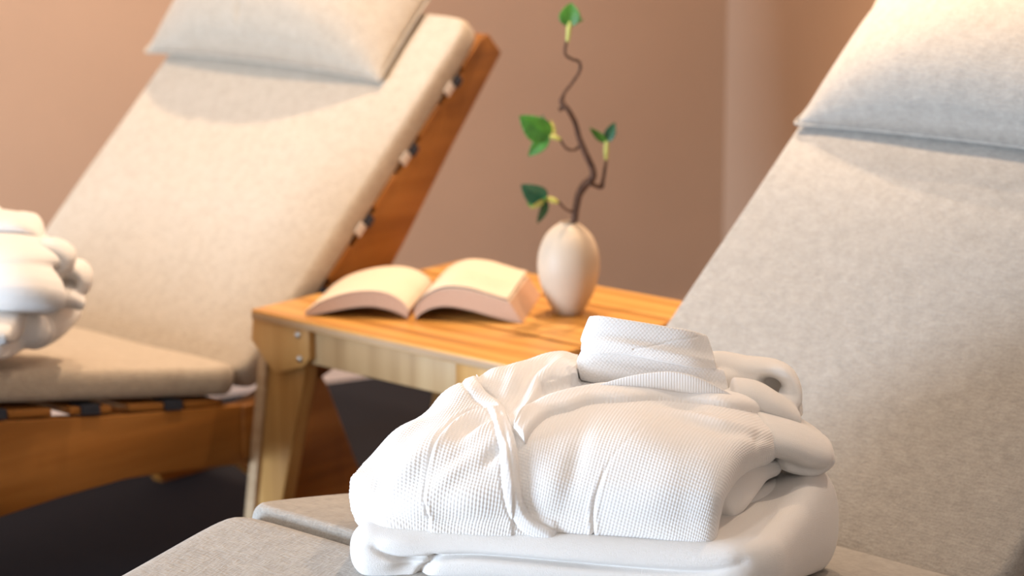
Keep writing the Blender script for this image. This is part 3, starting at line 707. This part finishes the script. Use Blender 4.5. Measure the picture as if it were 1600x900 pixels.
# rolled end of the shawl collar at the right, with the open loop
def rollY(d): return 2.17 + d
def pipe_cols(path, n=12):
    """path: (px, py, Y, r_vertical, r_depth) -> loops"""
    out = []
    for x, y, Y, rv, rd in path:
        c = atY(x, y, Y); out.append((c, rv, rd))
    return out
def sausages(name, lists, m, parent, vox=.0022, smooth=6, disp=True):
    """several swept rolls of cloth melted into one continuous piece"""
    bm = bmesh.new()
    for path in lists:
        C_ = np.array([atY(x, y, Y) for x, y, Y, rv, rd in path]); R = np.array([(rv, rd) for *_, rv, rd in path], float)
        n = 12 * len(path); P = cr(C_, n); R = np.maximum(cr(R, n), .001); T = np.gradient(P, axis=0); T /= np.linalg.norm(T, axis=1)[:, None]
        seg = 24; rings = []
        ref = FH if np.abs(T @ FH).max() < .85 else RT
        if ref is RT: R = R[:, [0, 0]]
        for i in range(n):
            t = T[i]; dp = ref - t * (ref @ t); dp /= np.linalg.norm(dp); up = np.cross(dp, t); a = np.linspace(0, 2 * np.pi, seg, endpoint=False)
            e = min(1, (i + .3) / (n * .07), (n - 1 - i + .3) / (n * .07)); e = math.sqrt(1 - (1 - e)**2)
            rings.append([bm.verts.new(P[i] + e * (R[i, 0] * math.cos(q) * up + R[i, 1] * math.sin(q) * dp)) for q in a])
        for i in range(n - 1):
            for j in range(seg): bm.faces.new((rings[i][j], rings[i + 1][j], rings[i + 1][(j + 1) % seg], rings[i][(j + 1) % seg]))
        bm.faces.new(rings[0][::-1]); bm.faces.new(rings[-1])
    o = bm_obj(name, bm, m, parent)
    r = o.modifiers.new('remesh', 'REMESH'); r.mode = 'VOXEL'; r.voxel_size = vox; r.use_smooth_shade = True
    s = o.modifiers.new('smooth', 'SMOOTH'); s.factor = .6; s.iterations = smooth
    return o
# back of the shawl: rises behind the collar and loops round at the right
sausages('shawl_roll', [
    [(1075, 600, 2.47, .026, .02), (1120, 580, 2.47, .022, .02), (1165, 577, 2.46, .014, .022), (1205, 575, 2.45, .009, .02), (1228, 586, 2.44, .0095, .02), (1238, 608, 2.43, .0095, .02), (1232, 628, 2.42, .010, .02), (1205, 634, 2.41, .014, .02), (1160, 630, 2.40, .015, .02), (1110, 630, 2.39, .012, .02)],
    [(1120, 600, 2.45, .018, .02), (1160, 598, 2.45, .016, .018), (1190, 602, 2.44, .013, .012)],
    [(1190, 604, 2.462, .018, .008), (1228, 608, 2.462, .016, .008)],
    [(1140, 620, 2.40, .020, .03), (1175, 622, 2.40, .018, .03), (1205, 632, 2.40, .014, .03), (1236, 645, 2.41, .010, .03)],
    [(1230, 605, 2.43, .010, .02), (1238, 630, 2.43, .010, .02), (1243, 650, 2.43, .008, .018)],
], M['terry'], robe, .002, 5)
# sleeve turned under at the right: upper fold, the lip beneath it
sausages('sleeve_fold', [
    [(1170, 672, 2.36, .020, .05), (1215, 680, 2.37, .019, .05), (1248, 692, 2.38, .019, .045), (1276, 702, 2.39, .015, .035)],
    [(1232, 672, 2.40, .014, .04), (1258, 684, 2.41, .014, .04), (1282, 697, 2.41, .011, .03)],
    [(1270, 688, 2.395, .011, .025), (1288, 700, 2.39, .0085, .025), (1288, 718, 2.385, .0075, .025), (1266, 728, 2.38, .0075, .025), (1238, 724, 2.375, .008, .025), (1212, 713, 2.37, .008, .025)],
], M['terry'], robe, .002, 4)
# inner layers of the robe seen from the open right side
sausages('inner_fold', [
    [(1118, 800, 2.26, .018, .02), (1140, 775, 2.28, .020, .02), (1166, 752, 2.31, .016, .02), (1190, 738, 2.34, .010, .02), (1215, 730, 2.37, .008, .02)],
], M['terry'], robe, .002, 5)
sausages('inner_fold', [
    [(1110, 815, 2.29, .014, .02), (1150, 800, 2.30, .016, .03), (1185, 782, 2.33, .015, .03), (1205, 770, 2.36, .013, .03), (1218, 757, 2.40, .012, .03)],
    [(1110, 830, 2.27, .010, .02), (1150, 818, 2.30, .008, .03), (1190, 800, 2.35, .007, .03)],
], M['terry'], robe, .002, 5)
sausages('inner_fold', [
    [(1170, 752, 2.42, .022, .04), (1215, 748, 2.42, .018, .04), (1255, 742, 2.43, .012, .04)],
], M['terry'], robe, .002, 5)
sausages('robe_lining', [[(640, 780, 2.42, .02, .05), (800, 690, 2.47, .045, .08), (1000, 690, 2.47, .045, .09), (1130, 720, 2.45, .04, .07), (1200, 722, 2.44, .025, .05)]], M['terry'], robe, .004, 5)

# ------------------------------------------------------------------ far stack on the left lounger
t2 = empty('bath_towel', tuple(atz(30, 545, .42)), 'white towel rolled flat at the left edge, beneath the far robe', 'towel')
sausages('folded_layer', [
    [(-150, 499, 3.03, .0225, .09), (-60, 499, 3.03, .0225, .09), (0, 500, 3.03, .0215, .09), (38, 505, 3.03, .019, .08)],
    [(-150, 533, 3.055, .0165, .09), (-60, 533, 3.055, .0165, .09), (0, 532, 3.055, .0165, .09), (38, 528, 3.05, .016, .08)],
    [(20, 514, 3.08, .028, .07), (50, 514, 3.06, .025, .06), (62, 513, 3.07, .018, .05)],
    [(46, 513, 3.08, .031, .06), (74, 501, 3.13, .029, .05), (106, 480, 3.20, .023, .05)],
], M['terry'], t2, .003, 4)
r2 = empty('bathrobe', tuple(atz(10, 480, .47)), 'second white robe bundled at the left edge, atop the towel on the far lounger', 'bathrobe')
sausages('robe_body', [
    [(-160, 440, 3.08, .044, .10), (-80, 436, 3.08, .044, .10), (0, 434, 3.08, .044, .10), (24, 434, 3.08, .043, .10), (40, 434, 3.09, .038, .09)],
    [(-60, 392, 3.10, .024, .09), (10, 392, 3.10, .024, .09), (60, 390, 3.12, .018, .07), (90, 394, 3.14, .012, .05)],
    [(30, 450, 3.14, .034, .06), (80, 445, 3.16, .030, .05), (108, 440, 3.18, .024, .04)],
], M['terry'], r2, .003, 6)
sausages('collar_roll', [
    [(-120, 352, 3.14, .016, .05), (-40, 346, 3.14, .016, .05), (20, 347, 3.14, .013, .04), (50, 354, 3.15, .011, .04), (64, 368, 3.16, .009, .03)],
    [(-60, 372, 3.14, .014, .05), (10, 372, 3.14, .013, .05), (50, 376, 3.15, .010, .04)],
    [(-20, 345, 3.2, .02, .02), (-2, 325, 3.2, .008, .015)],
], M['terry'], r2, .003, 4)
sausages('sleeve_fold', [
    [(56, 392, 3.09, .014, .025), (84, 388, 3.09, .014, .025), (104, 398, 3.09, .012, .025), (100, 414, 3.09, .0115, .025), (82, 426, 3.09, .011, .025), (68, 446, 3.09, .011, .025)],
    [(104, 424, 3.13, .012, .03), (122, 420, 3.13, .012, .03), (132, 434, 3.13, .011, .03), (124, 450, 3.13, .012, .03), (100, 452, 3.13, .012, .03)],
], M['terry'], r2, .0025, 3)
sausages('sleeve_fold', [
    [(58, 482, 3.10, .013, .03), (80, 468, 3.10, .016, .03), (104, 462, 3.11, .016, .03), (124, 466, 3.12, .012, .03)],
], M['terry'], r2, .0025, 3)

# ------------------------------------------------------------------ light
def area(name, loc, target, size, power, col, sy=None, shape='RECTANGLE'):
    l = bpy.data.lights.new(name, 'AREA'); l.shape = shape; l.size = size
    if shape == 'RECTANGLE': l.size_y = sy or size
    l.energy = power; l.color = col; o = bpy.data.objects.new(name, l); COL.objects.link(o); o.location = loc
    o.rotation_euler = (Vector(target) - Vector(loc)).to_track_quat('-Z', 'Y').to_euler(); return o
def spot(name, loc, target, power, col, ang=70, blend=.8, rad=.05):
    l = bpy.data.lights.new(name, 'SPOT'); l.energy = power; l.color = col; l.spot_size = math.radians(ang); l.spot_blend = blend; l.shadow_soft_size = rad
    o = bpy.data.objects.new(name, l); COL.objects.link(o); o.location = loc
    o.rotation_euler = (Vector(target) - Vector(loc)).to_track_quat('-Z', 'Y').to_euler(); return o
area('window_daylight', (-1.5, 3.4, .50), (2.0, 2.0, .60), 1.1, 235, (.62, .79, 1.0), .9)
WARM = (1.0, .74, .50)
spot('added_foot_spot', (3.15, 2.5, 2.6), (2.4, 2.6, .45), 190, (1.0, .73, .49), 75, .8, .04)
spot('added_foot_spot', (2.95, 1.2, 2.6), (2.1, 1.4, .4), 60, (1.0, .78, .58), 75, .8, .04)
spot('added_foot_spot', (.9, 1.6, 2.6), (1.5, 1.65, .42), 24, (1.0, .90, .80), 45, .9, .08)  # fill lamp added to brighten the leg cushion and robe front
ws = CORNER + D2 * 1.5 - D1 * 1.4
spot('added_foot_spot', (ws[0], ws[1], 2.3), tuple(CORNER + D2 * 1.5 + np.array([0, 0, .7])), 380, (1.0, .70, .44), 62, 1.0)
bs = CORNER - D1 * 1.5 + D2 * 1.3
spot('added_foot_spot', (bs[0], bs[1], 2.55), tuple(CORNER - D1 * .8 + np.array([0, 0, .9])), 115, (1.0, .74, .52), 140, 1.0)  # extra lamp, added to lift the middle of the back wall
w = bpy.data.worlds.new('world'); SC.world = w; w.use_nodes = True
w.node_tree.nodes['Background'].inputs['Color'].default_value = (1.0, .92, .86, 1); w.node_tree.nodes['Background'].inputs['Strength'].default_value = .95

# ------------------------------------------------------------------ camera object
cam = bpy.data.cameras.new('camera'); co = bpy.data.objects.new('camera', cam); COL.objects.link(co); SC.camera = co
cam.sensor_width = 36; cam.lens = FPX / 1600 * 36; cam.clip_start = .05
co.location = tuple(CC); co.rotation_euler = Vector(tuple(FW)).to_track_quat('-Z', 'Y').to_euler()
cam.dof.use_dof = True; cam.dof.focus_distance = 2.40; cam.dof.aperture_fstop = 4.5
SC.view_settings.view_transform = 'Standard'; SC.view_settings.look = 'None'; SC.view_settings.gamma = 1; SC.view_settings.use_curve_mapping = False
SC.view_settings.exposure = 0.14
